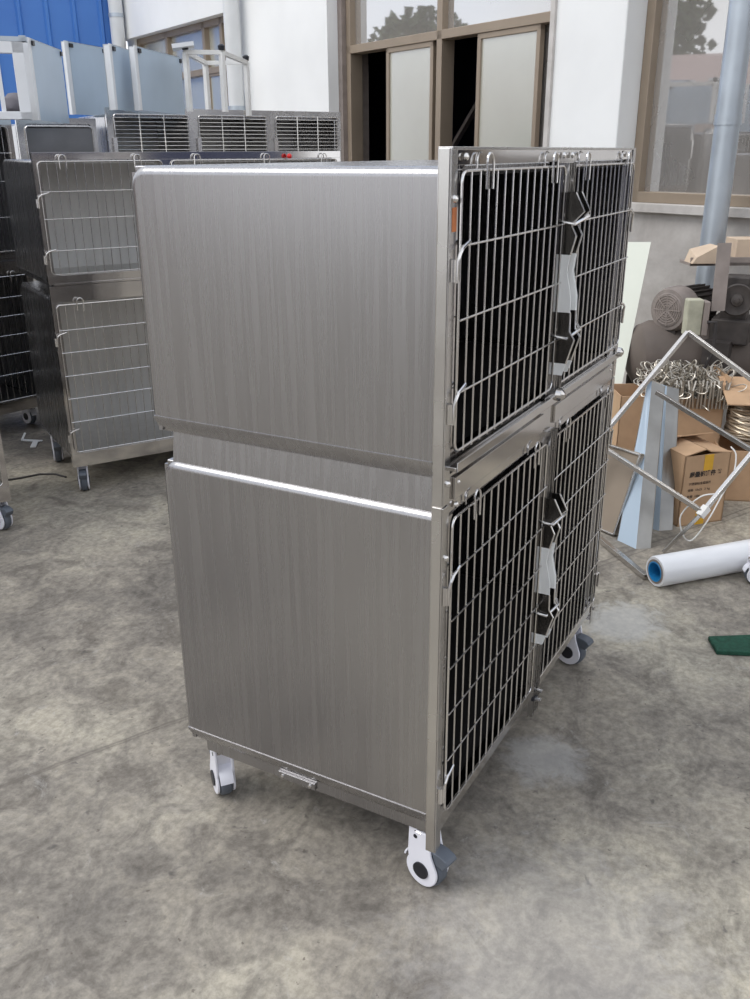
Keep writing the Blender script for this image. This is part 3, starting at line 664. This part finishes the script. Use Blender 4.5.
# ================================================================== CLUTTER ON THE RIGHT
# leaning cream board
br = G(603, 478); tr = at(651, 242, 4.95); bl = br + (G(560, 478)-br).normalized()*0.55
e_w = (bl-br); e_h = (tr-br); m = MB(); nn = e_w.cross(e_h).normalized()
if nn.dot(CP-br) < 0: nn = -nn
tl = at(560, 242, 4.95)
m.hexa([br, br+(bl-br), bl-nn*0.02, br-nn*0.02, tr, tr+(tl-tr).normalized()*0.55, tr+(tl-tr).normalized()*0.55-nn*0.02, tr-nn*0.02])
tag(m.build('leaning_board', 'board', smooth=False), 'tall cream board leaning back behind the foreground cage beside the motor', 'board')

# air compressor ---------------------------------------------------
cl = at(690, 350, 4.75); ca = V((cr0.x, cr0.y, 0)).normalized(); cb = V((-ca.y, ca.x, 0))   # ca: to the right, cb: away
ca2 = (ca*0.97 + cb*-0.05).normalized()
comp = empty('air_compressor', (cl.x, cl.y, 0))
def C(a, b, z): return ca*a+cb*b+V((0, 0, z))
tz = cl.z
m = MB(); m.lathe(C(-0.31, 0.02, tz-0.03), ca, [(0, 0.02), (0.015, 0.10), (0.05, 0.155), (0.10, 0.175), (0.95, 0.175), (1.0, 0.155), (1.05, 0.02)], 28); m.build('tank', 'tank', comp)
for a in (-0.25, 0.42):
    for b in (-0.08, 0.12): m = MB(); m.bar(C(a, b, 0), C(a, b, tz-0.15), 0.04); m.build('leg', 'darkiron', comp)
mc = at(667, 310, 4.62)-comp.location; ma = (ca*0.80+cb*0.60).normalized()
m = MB(); m.lathe(mc, ma, [(0.0, 0.078), (0.004, 0.082), (0.006, 0.098), (0.03, 0.108), (0.10, 0.110), (0.115, 0.105)], 32); m.build('fan_cover', 'motor2', comp)
m = MB(); s1 = ma.orthogonal().normalized(); s2 = ma.cross(s1)
for r in (0.022, 0.034, 0.046, 0.058, 0.070):
    m.tube([mc-ma*0.001+(s1*math.cos(k*math.pi/12)+s2*math.sin(k*math.pi/12))*r for k in range(24)], 0.0028, 5, True)
for k in range(8): dd = s1*math.cos(k*math.pi/4)+s2*math.sin(k*math.pi/4); m.bar(mc-ma*0.001+dd*0.012, mc-ma*0.001+dd*0.078, 0.006)
m.build('fan_grille', 'bracket', comp)
m = MB(); m.cyl(mc+ma*0.11, mc+ma*0.30, 0.088, n=24)
for k in range(22): dd = s1*math.cos(k*math.pi/11)+s2*math.sin(k*math.pi/11); m.bar(mc+ma*0.115+dd*0.094, mc+ma*0.29+dd*0.094, 0.004, 0.016, up=dd)
m.build('motor_body', 'darkiron', comp)
m = MB(); m.bar(mc+ma*0.06-V((0, 0, 0.10)), mc+ma*0.28-V((0, 0, 0.10)), 0.15, 0.03); m.build('motor_mount', 'darkiron', comp)
fw = at(737, 300, 4.6)-comp.location; fa = (-ca*0.35-cb*0.94).normalized()
m = MB(); m.lathe(fw, fa, [(-0.03, 0.03), (-0.03, 0.072), (0.0, 0.076), (0.006, 0.070), (0.002, 0.055), (0.002, 0.03), (0.014, 0.026), (0.018, 0.012), (0.03, 0.010), (0.031, 0)], 28); m.build('flywheel', 'darkiron', comp)
m = MB(); m.bar(fw-fa*0.12+V((0, 0, -0.14)), fw-fa*0.12+V((0, 0, 0.10)), 0.12, 0.12); m.bar(fw-fa*0.14+V((0, 0, -0.22)), fw-fa*0.14+V((0, 0, -0.1)), 0.22, 0.18); m.build('pump', 'darkiron', comp, bevel=0.01)
m = MB(); gp = at(718, 311, 4.55)-comp.location; gt = at(725, 243, 4.6)-comp.location
m.obox(gp-ca*0.032, ca*0.064, cb*0.006, gt-gp); m.build('guard_bracket', 'bracket', comp)
sw = at(697, 318, 4.45)-comp.location
m = MB(); m.obox(sw-ca*0.048-V((0, 0, 0.085)), ca*0.075, cb*0.06, V((0, 0, 0.17))); m.build('switch_box', 'switch', comp, bevel=0.008)
m = MB(); m.obox(sw+ca*0.028-V((0, 0, 0.085)), ca*0.03, cb*0.07, V((0, 0, 0.16))); m.build('switch_lid', 'bracket', comp, bevel=0.006)
m = MB(); lp = at(690, 266, 4.75)-comp.location; m.obox(lp, ca*0.45, cb*0.16, V((0, 0, 0.015))); m.obox(lp, ca*0.45, cb*0.006, V((0, 0, 0.04))); m.build('top_shelf', 'bracket', comp)
m = MB(); m.tube([sw+ca*0.05+V((0, 0, -0.02)), sw+ca*0.09+V((0, 0, -0.02)), sw+ca*0.10+V((0, 0, -0.16)), sw+ca*0.07+cb*0.05+V((0, 0, -0.28))], 0.008, 8); m.build('hose', 'cable', comp)
m = MB(); mp = mc+ma*0.05; m.box(mp+V((-0.04, -0.03, -0.20)), mp+V((0.04, 0.03, -0.10))); m.build('saddle', 'darkiron', comp); m = MB(); m.box(V((fw.x-0.05, fw.y-0.0, fw.z-0.36)), V((fw.x+0.08, fw.y+0.12, fw.z-0.2))); m.build('saddle', 'darkiron', comp)
tag(comp, 'dusty dark brown air compressor with motor fan cover and flywheel by the right wall', 'compressor')
p = at(692, 264, 4.72)
m = MB(); o_ = p; a_ = ca*0.12; m.hexa([o_, o_+a_, o_+a_+cb*0.12, o_+cb*0.12, o_+V((0, 0, 0.03))+ca*0.02, o_+a_+V((0, 0, 0.085)), o_+a_+cb*0.12+V((0, 0, 0.085)), o_+cb*0.12+V((0, 0, 0.06))+ca*0.02])
tag(m.build('cardboard_piece', 'card2', bevel=0.002), 'torn folded cardboard piece lying on top of the compressor', 'cardboard')
p = at(735, 258, 4.9)
m = MB(); m.obox(p, ca*0.25, cb*0.15, V((0, 0, 0.09))); tag(m.build('cardboard_box', 'card2', bevel=0.003), 'dusty small box at the right edge behind the compressor bracket', 'box')

# cartons ----------------------------------------------------------
def carton(o, a, b, h, label, m_='card', flaps=(), group='open cardboard cartons by the scrap frame', th=0.005):
    """open topped carton: o = front left bottom corner, a = along the front, b = depth"""
    o = V(o); e = empty('carton', o); z = V((0, 0, h)); a, b = V(a), V(b); an, bn_ = a.normalized(), b.normalized()
    m = MB(); m.obox((0, 0, 0), a, bn_*th, z); m.obox(b-bn_*th, a, bn_*th, z); m.obox((0, 0, 0), an*th, b, z); m.obox(a-an*th, an*th, b, z); m.obox((0, 0, 0), a, b, V((0, 0, th)))
    m.build('walls', m_, e, smooth=False)
    for (side, l, droop) in flaps:     # droop: angle above horizontal
        s, t, nrm = {'front': (V((0, 0, 0)), a, -bn_), 'back': (b, a, bn_), 'left': (V((0, 0, 0)), b, -an), 'right': (a, b, an)}[side]
        d = nrm*math.cos(rad(droop))*l+V((0, 0, math.sin(rad(droop))*l)); up = d.cross(t).normalized()*th
        m = MB(); m.obox(s+z, t, d, up); m.build('flap', m_, e, smooth=False)
    tag(e, label, 'box', group); return e
c1 = G(677, 527); c1r = G(719, 521); a1 = (c1r-c1); 
a1 = a1.normalized()*0.225; b1 = V((-a1.y, a1.x, 0)).normalized()*0.24
bx = carton(c1, a1, b1, 0.315, 'cardboard carton with printed Chinese characters and yellow tape, in front of the others', flaps=[('left', 0.10, 168), ('back', 0.12, 158), ('right', 0.10, 172)])
# printing on the carton front
an = a1.normalized(); fn = V((an.y, -an.x, 0))
m = MB(); m.obox(an*0.095+V((0, 0, 0.245))+fn*0.0008, an*0.045, fn*0.0006, V((0, 0, 0.07))); m.build('tape', 'tape', bx, smooth=False); m = MB(); m.obox(an*0.085+V((0, 0, 0.0))+fn*0.0008, an*0.045, fn*0.0006, V((0, 0, 0.06))); m.build('tape', 'tape', bx, smooth=False)
def text(s, size, off, parent, matn='ink', direction=None, normal=None, bold=0.0):
    c = bpy.data.curves.new('print', 'FONT'); c.body = s; c.size = size; c.extrude = 0.0002; c.offset = bold
    c.materials.append(MS[matn]); t = bpy.data.objects.new('printed_text', c); COL.objects.link(t); t.parent = parent
    X = direction.normalized(); Z = normal.normalized(); Y = Z.cross(X)
    me = bpy.data.meshes.new_from_object(t); bpy.data.objects.remove(t)
    t = bpy.data.objects.new('printed_text', me); COL.objects.link(t); t.parent = parent
    R = Matrix((X, Y, Z)).transposed().to_4x4(); R.translation = off; t.matrix_local = R
    return t
text('\u8d28\u91cf\u6807\u51c6\u4ef6', 0.026, an*0.03+V((0, 0, 0.222))+fn*0.0012, bx, direction=an, normal=fn, bold=0.0008)
text('NO.\n168', 0.012, an*0.168+V((0, 0, 0.236))+fn*0.0012, bx, direction=an, normal=fn)
text('\u4e0d\u9508\u94a2\u6807\u51c6\u7d27\u56fa\u4ef6', 0.014, an*0.03+V((0, 0, 0.185))+fn*0.0012, bx, direction=an, normal=fn)
text('\u89c4\u683c  10x25   2  kg', 0.014, an*0.03+V((0, 0, 0.157))+fn*0.0012, bx, direction=an, normal=fn)
text('\u6570\u91cf  1000', 0.014, an*0.03+V((0, 0, 0.128))+fn*0.0012, bx, direction=an, normal=fn)
# big carton of wrapped wires at the right edge
c2 = G(722, 508); a2 = (ca*0.96-cb*0.15).normalized()*0.40; b2 = V((-a2.y, a2.x, 0)).normalized()*0.32
bx2 = carton(c2+cb*0.10, a2, b2, 0.24, 'large open carton at the right edge with film-wrapped coiled wire rising out of it', flaps=[])
def tangle(name, m_, center, ea, eb, h, n, r, rnd, seglen=0.09, parent=None, curl=True):
    m = MB()
    for k in range(n):
        p = V(center)+ea*rnd.uniform(-1, 1)+eb*rnd.uniform(-1, 1)+V((0, 0, rnd.uniform(0, h)))
        d = V((rnd.uniform(-1, 1), rnd.uniform(-1, 1), rnd.uniform(-0.2, 0.6))).normalized(); q = d.orthogonal().normalized(); rr = seglen*rnd.uniform(0.22, 0.42)
        pts = [p]; pts.append(p+d*seglen*rnd.uniform(0.4, 1.0))
        if curl:
            base = pts[-1]
            for j in range(1, 6): a = math.pi*j/5; pts.append(base+q*rr*(1-math.cos(a))*0.6+d*rr*math.sin(a))
            pts.append(pts[-1]-d*seglen*0.4)
        m.tube(pts, r, 5)
    return m.build(name, m_, parent)
rnd = random.Random(3)
m = MB(); cc = c2+cb*0.10+a2*0.5+b2*0.5+V((0, 0, 0.30))
for k in range(46):
    t = k/46; rr = 0.13*rnd.uniform(0.85, 1.06)
    m.tube([cc+a2.normalized()*(math.cos(2*math.pi*j/18)*rr*1.15)+b2.normalized()*(math.sin(2*math.pi*j/18)*rr)+V((0, 0, t*0.15-0.03+0.02*math.sin(2*math.pi*j/18+k*0.7))) for j in range(18)], 0.006, 6, True)
o = m.build('wire_coil', 'coilwire'); tag(o, 'coiled film-wrapped wire rising out of the large right carton', 'wire coil')
m = MB(); m.obox(cc+a2.normalized()*-0.20+b2.normalized()*-0.16+V((0, 0, 0.150)), a2.normalized()*0.36-V((0, 0, 0.0)), b2.normalized()*0.24+V((0, 0, 0.07)), V((0, 0, 0.005)))
tag(m.build('cardboard_sheet', 'card', smooth=False), 'loose cardboard sheet lying over the wire coil in the right carton', 'cardboard')
# middle carton with hook pieces, behind
c3 = G(664, 497); a3 = (ca*0.985-cb*0.1).normalized()*0.26; b3 = V((-a3.y, a3.x, 0)).normalized()*0.30
carton(c3+cb*0.12, a3, b3, 0.44, 'tall open carton full of bent wire hooks, behind the one with printed characters', flaps=[('right', 0.1, 80)])
o = tangle('wire_hooks', 'scrapwire', c3+cb*0.12+a3*0.45+b3*0.5+V((0, 0, 0.42)), a3*0.62, b3*0.42, 0.09, 420, 0.0032, rnd)
tag(o, 'tangled heap of bent stainless wire hooks spilling over the middle carton', 'wire hooks', kind='stuff')
c4 = G(618, 490); a4 = ca*0.16; b4 = cb*0.25
carton(c4+cb*0.10, a4, b4, 0.43, 'plain tan carton half hidden behind the leaning blue film channels', flaps=[])
# upright rods in front of the hook heap
m = MB()
for k in range(16):
    p = c3+cb*0.10+a3*(0.05+k*0.065)+V((0, 0, 0.40)); m.tube([p, p+V((0.0, 0.0, 0.10+rnd.uniform(-0.02, 0.03)))+ca*rnd.uniform(-0.01, 0.01), p+V((0, 0, 0.12))+cb*0.03+ca*0.01], 0.006, 6)
o = m.build('hook_bundle', 'scrapwire'); tag(o, 'bundle of upright steel rods hooked over the front of the middle carton', 'rods', kind='stuff')

# brown lined tray, leaning
Cc_ = G(615, 537); Dd_ = G(578, 522); B_ = at(650, 457, 3.63)
ew = (Dd_-Cc_).normalized()*0.30; eh = (B_-Cc_); eh = eh - ew.normalized()*eh.dot(ew.normalized()); nn = ew.cross(eh).normalized()
if nn.dot(CP-Cc_) < 0: nn = -nn
e = empty('steel_tray', Cc_)
m = MB(); m.obox((0, 0, 0.004), ew, eh, -nn*0.004); m.build('tray_face', 'tray', e)
m = MB(); t = 0.008; ewn, ehn = ew.normalized(), eh.normalized()
for o_, a_, b_ in (((0, 0, 0.004), ew, ehn*t), (eh, ew, -ehn*t), ((0, 0, 0.004), eh, ewn*t), (ew, eh, -ewn*t)): m.obox(V(o_)+nn*0.010, a_, b_, -nn*0.03)
m.build('tray_rim', 'steel', e, bevel=0.002)
tag(e, 'shallow brown-lined steel tray leaning on the floor right of the foreground cage', 'tray')
# tapered film-covered channels
def channel(name, bl, br_, tl, tr_, depth, label):
    bl, br_, tl, tr_ = V(bl), V(br_), V(tl), V(tr_); nn = (br_-bl).cross(tl-bl).normalized()
    if nn.dot(CP-bl) < 0: nn = -nn
    e = empty(name, bl); o = bl
    def slab(a, b, c, d, t, mt, nm):
        m = MB(); m.hexa([a-o, b-o, b-o-t, a-o-t, d-o, c-o, c-o-t, d-o-t]); return m.build(nm, mt, e, smooth=False)
    slab(bl, br_, tr_, tl, nn*0.004, 'film', 'film_face')
    x = (br_-bl).normalized()
    slab(br_, br_+x*0.035-nn*depth, tr_+x*0.03-nn*depth, tr_, nn*0.004, 'flange', 'steel_flange')
    slab(bl, bl-nn*depth*0.5, tl-nn*depth*0.5, tl, x*-0.003, 'steel', 'side_flange')
    tag(e, label, 'metal channel', 'film covered steel channels leaning together'); return e
gA, gB = G(617, 540), G(636, 549)
channel('steel_channel', gA, gB, at(647, 383, 3.85), at(652, 381, 3.85), 0.05, 'wide tapered steel channel with pale blue film leaning right of the brown tray')
gC, gD = G(650, 528), G(659, 531)
channel('steel_channel', gC, gD, at(660, 384, 3.92), at(667, 386, 3.92), 0.05, 'narrow steel channel with pale blue film leaning left of the printed carton')
# welded tube frame
J = at(703, 512, 3.45); Rr = at(790, 408, 3.75); A_ = at(688, 332, 3.98); L_ = at(596, 443, 3.66)
foot = G(663, 553); e = empty('scrap_rack', foot)
m = MB()
for p, q in ((L_, A_), (A_, Rr), (J, Rr), (L_, J)): m.bar(p-foot, q-foot, 0.018)
m.bar(J-foot, foot-foot+V((0, 0, 0.004)), 0.014)
K = J+(Rr-J)*0.58; m.bar(at(656, 392, 3.72)-foot, K-foot, 0.018)
fL = L_.copy(); fL.z = 0.0; m.bar(L_-foot, fL-foot+V((0, 0, 0.0)), 0.016); fR = Rr.copy(); fR.z = 0; m.bar(Rr-foot, fR-foot, 0.016)
m.build('frame_tubes', 'steel', e, bevel=0.002)
m = MB(); m.bar(J-foot-(Rr-J).normalized()*0.02, J-foot+(Rr-J).normalized()*0.025, 0.026); m.build('joint_sleeve', 'whitetube', e)
tag(e, 'welded stainless tube frame tilted in front of the cartons, with a white joint', 'frame')
m = MB(); p, q = G(585, 527, 0.012), G(646, 577, 0.012); m.bar(p, q, 0.022)
tag(m.build('metal_bar', 'steel', bevel=0.002), 'long square steel bar lying on the floor and ending at the white roll', 'bar')
m = MB(); P0 = G(729, 440, 0.30)
m.tube(smooth_path([at(731, 447, 3.75), at(736, 455, 3.7), at(733, 475, 3.65), at(722, 495, 3.6), at(708, 520, 3.55), at(692, 540, 3.52), at(683, 535, 3.5), at(681, 515, 3.5), at(700, 497, 3.5), at(716, 494, 3.5)]), 0.003, 7)
tag(m.build('loose_strap', 'whitetube'), 'thin pale strap looping down in front of the printed carton', 'strap')
# film roll
rc = G(657, 588); rdv = (G(750, 570.5)-rc).normalized(); r = 0.058; rc = rc+V((0, 0, r)) + V((-rdv.y, rdv.x, 0))*0.02
e = empty('film_roll', (rc.x, rc.y, 0)); LL = 0.72
m = MB(); m.lathe((0, 0, r), rdv, [(0.0, 0.036), (-0.001, r*0.95), (0.006, r), (LL-0.006, r), (LL, r*0.95), (LL, 0.036)], 40, False); m.build('film_winding', 'rollwhite', e)
m = MB(); m.lathe((0, 0, r), rdv, [(0.10, 0.0), (0.10, 0.034), (-0.004, 0.034), (-0.004, 0.038), (LL+0.004, 0.038), (LL+0.004, 0.0)], 32, False); m.build('blue_core', 'corered', e)
m = MB(); m.lathe((0, 0, r), rdv, [(-0.0022, 0.0385), (-0.0022, 0.046), (-0.0008, 0.046)], 32, False); m.build('end_ring', 'bracket', e)
tag(e, 'white plastic film roll with a blue core lying on the floor at the right', 'roll')
# green pad
m = MB(); g = [G(708, 636, 0.015), G(760, 634, 0.015), G(762, 653, 0.015), G(717, 651, 0.015)]
m.prism([V((p.x, p.y, 0.0)) for p in g], (0, 0, 0.016)); tag(m.build('scouring_pad', 'green', bevel=0.004), 'dark green flat pad lying on the floor at the right edge', 'pad')
# black caster-like wheel at the edge, beside the roll
e = empty('spare_trolley_wheel', G(754, 583)); caster(e, 0, 0, 0.11, 200, R=0.04, brake=False); tag(e, 'small caster standing on the floor by the film roll, cut by the right edge', 'caster')

# ------------------------------------------------------------------ litter on the left floor
m = MB(); m.tube([G(0, 481, 0.005), G(20, 478, 0.005), G(40, 474, 0.005), G(55, 474, 0.005), G(66, 477, 0.005)], 0.005, 6)
tag(m.build('cable', 'cable'), 'thin black cable on the floor in front of the left cage row', 'cable')
m = MB(); m.bar(G(22, 440, 0.006), G(42, 441, 0.006), 0.02, 0.006); m.bar(G(22, 440, 0.012), G(25, 433, 0.03), 0.01, 0.006); m.bar(G(36, 441, 0.008), G(33, 447, 0.006), 0.03, 0.006)
tag(m.build('metal_offcut', 'filmw'), 'small pale bent metal offcut on the floor under the far left cages', 'offcut')

# ================================================================== what the windows mirror: yard opposite
e = empty('workshop_building', (-5.5, 19.5, 0), 28)
MB().box((-11, 0, 0), (9, 6, 2.9)).build('building_wall', 'pinkwall', e, smooth=False)
m = MB(); m.prism([(-11.3, -0.6, 2.9), (-11.3, 3, 4.1), (-11.3, 6.6, 2.9)], (20.6, 0, 0)); m.build('roof', 'roofred', e, smooth=False)
for x in (-8, -3, 2, 6): MB().box((x, -0.03, 1.0), (x+1.4, 0.02, 2.2)).build('window', 'dark', e)
tag(e, 'low workshop building with a dull red roof mirrored in the windows', 'building')
def tree(x, y, h, r, seed, label):
    rn = random.Random(seed); e = empty('tree', (x, y, 0))
    MB().cyl((0, 0, 0), (0, 0, h*0.6), 0.22, 0.12, 10).build('trunk', 'bark', e)
    m = MB()
    for k in range(1600):
        while True:
            d = V((rn.uniform(-1, 1), rn.uniform(-1, 1), rn.uniform(-1, 1)))
            if d.length < 1: break
        p = V((d.x*r, d.y*r, h*0.62+d.z*h*0.38)); s = rn.uniform(0.12, 0.3)
        a = V((rn.uniform(-1, 1), rn.uniform(-1, 1), rn.uniform(-1, 1))).normalized()*s; b = a.orthogonal().normalized()*s*0.8; c = a.cross(b).normalized()*s*0.5
        m.quad(p-a, p-b+c, p+a, p+b+c); m.quad(p-c*1.5, p+b, p+c*1.5, p-b)
    m.build('crown', 'leaf', e, smooth=False); tag(e, label, 'tree', 'trees beyond the yard'); return e
tree(-9.0, 32, 8.6, 3.4, 1, 'broad dark green tree beyond the yard, mirrored in the right window')
tree(-1.5, 34, 6.8, 2.6, 2, 'lower dark green tree beyond the yard beside the broad one')
tree(-17, 29, 7.0, 2.6, 3, 'loose dark tree at the far end of the yard')

# unseen facade added behind the photographer to darken reflections in the steel
fo = CP + u(212)*6.5; fo.z = 0; ft = u(122)
e = empty('added_facade', fo)
fn_ = u(32)
m = MB(); m.obox(ft*-17.0 - fn_*0.3, ft*21.0, fn_*0.3, V((0, 0, 3.4))); m.build('facade_wall', 'concrete', e, smooth=False)
m = MB(); m.obox(ft*-3.6 + V((0, 0, 0.01)), ft*3.0, fn_*0.02, V((0, 0, 2.7))); m.obox(ft*0.4 + V((0, 0, 0.01)), ft*3.2, fn_*0.02, V((0, 0, 2.7))); m.obox(ft*-9.8 + V((0, 0, 0.01)), ft*5.0, fn_*0.02, V((0, 0, 2.7))); m.obox(ft*-16.0 + V((0, 0, 0.01)), ft*5.2, fn_*0.02, V((0, 0, 2.7)))
m.build('gate_shade', 'dark', e, smooth=False)['kind'] = 'stuff'  # flat dark slabs, the gateways' shade put into their colour
tag(e, 'unseen grey facade with wide dark gateways, added to darken reflections in the steel', 'building')
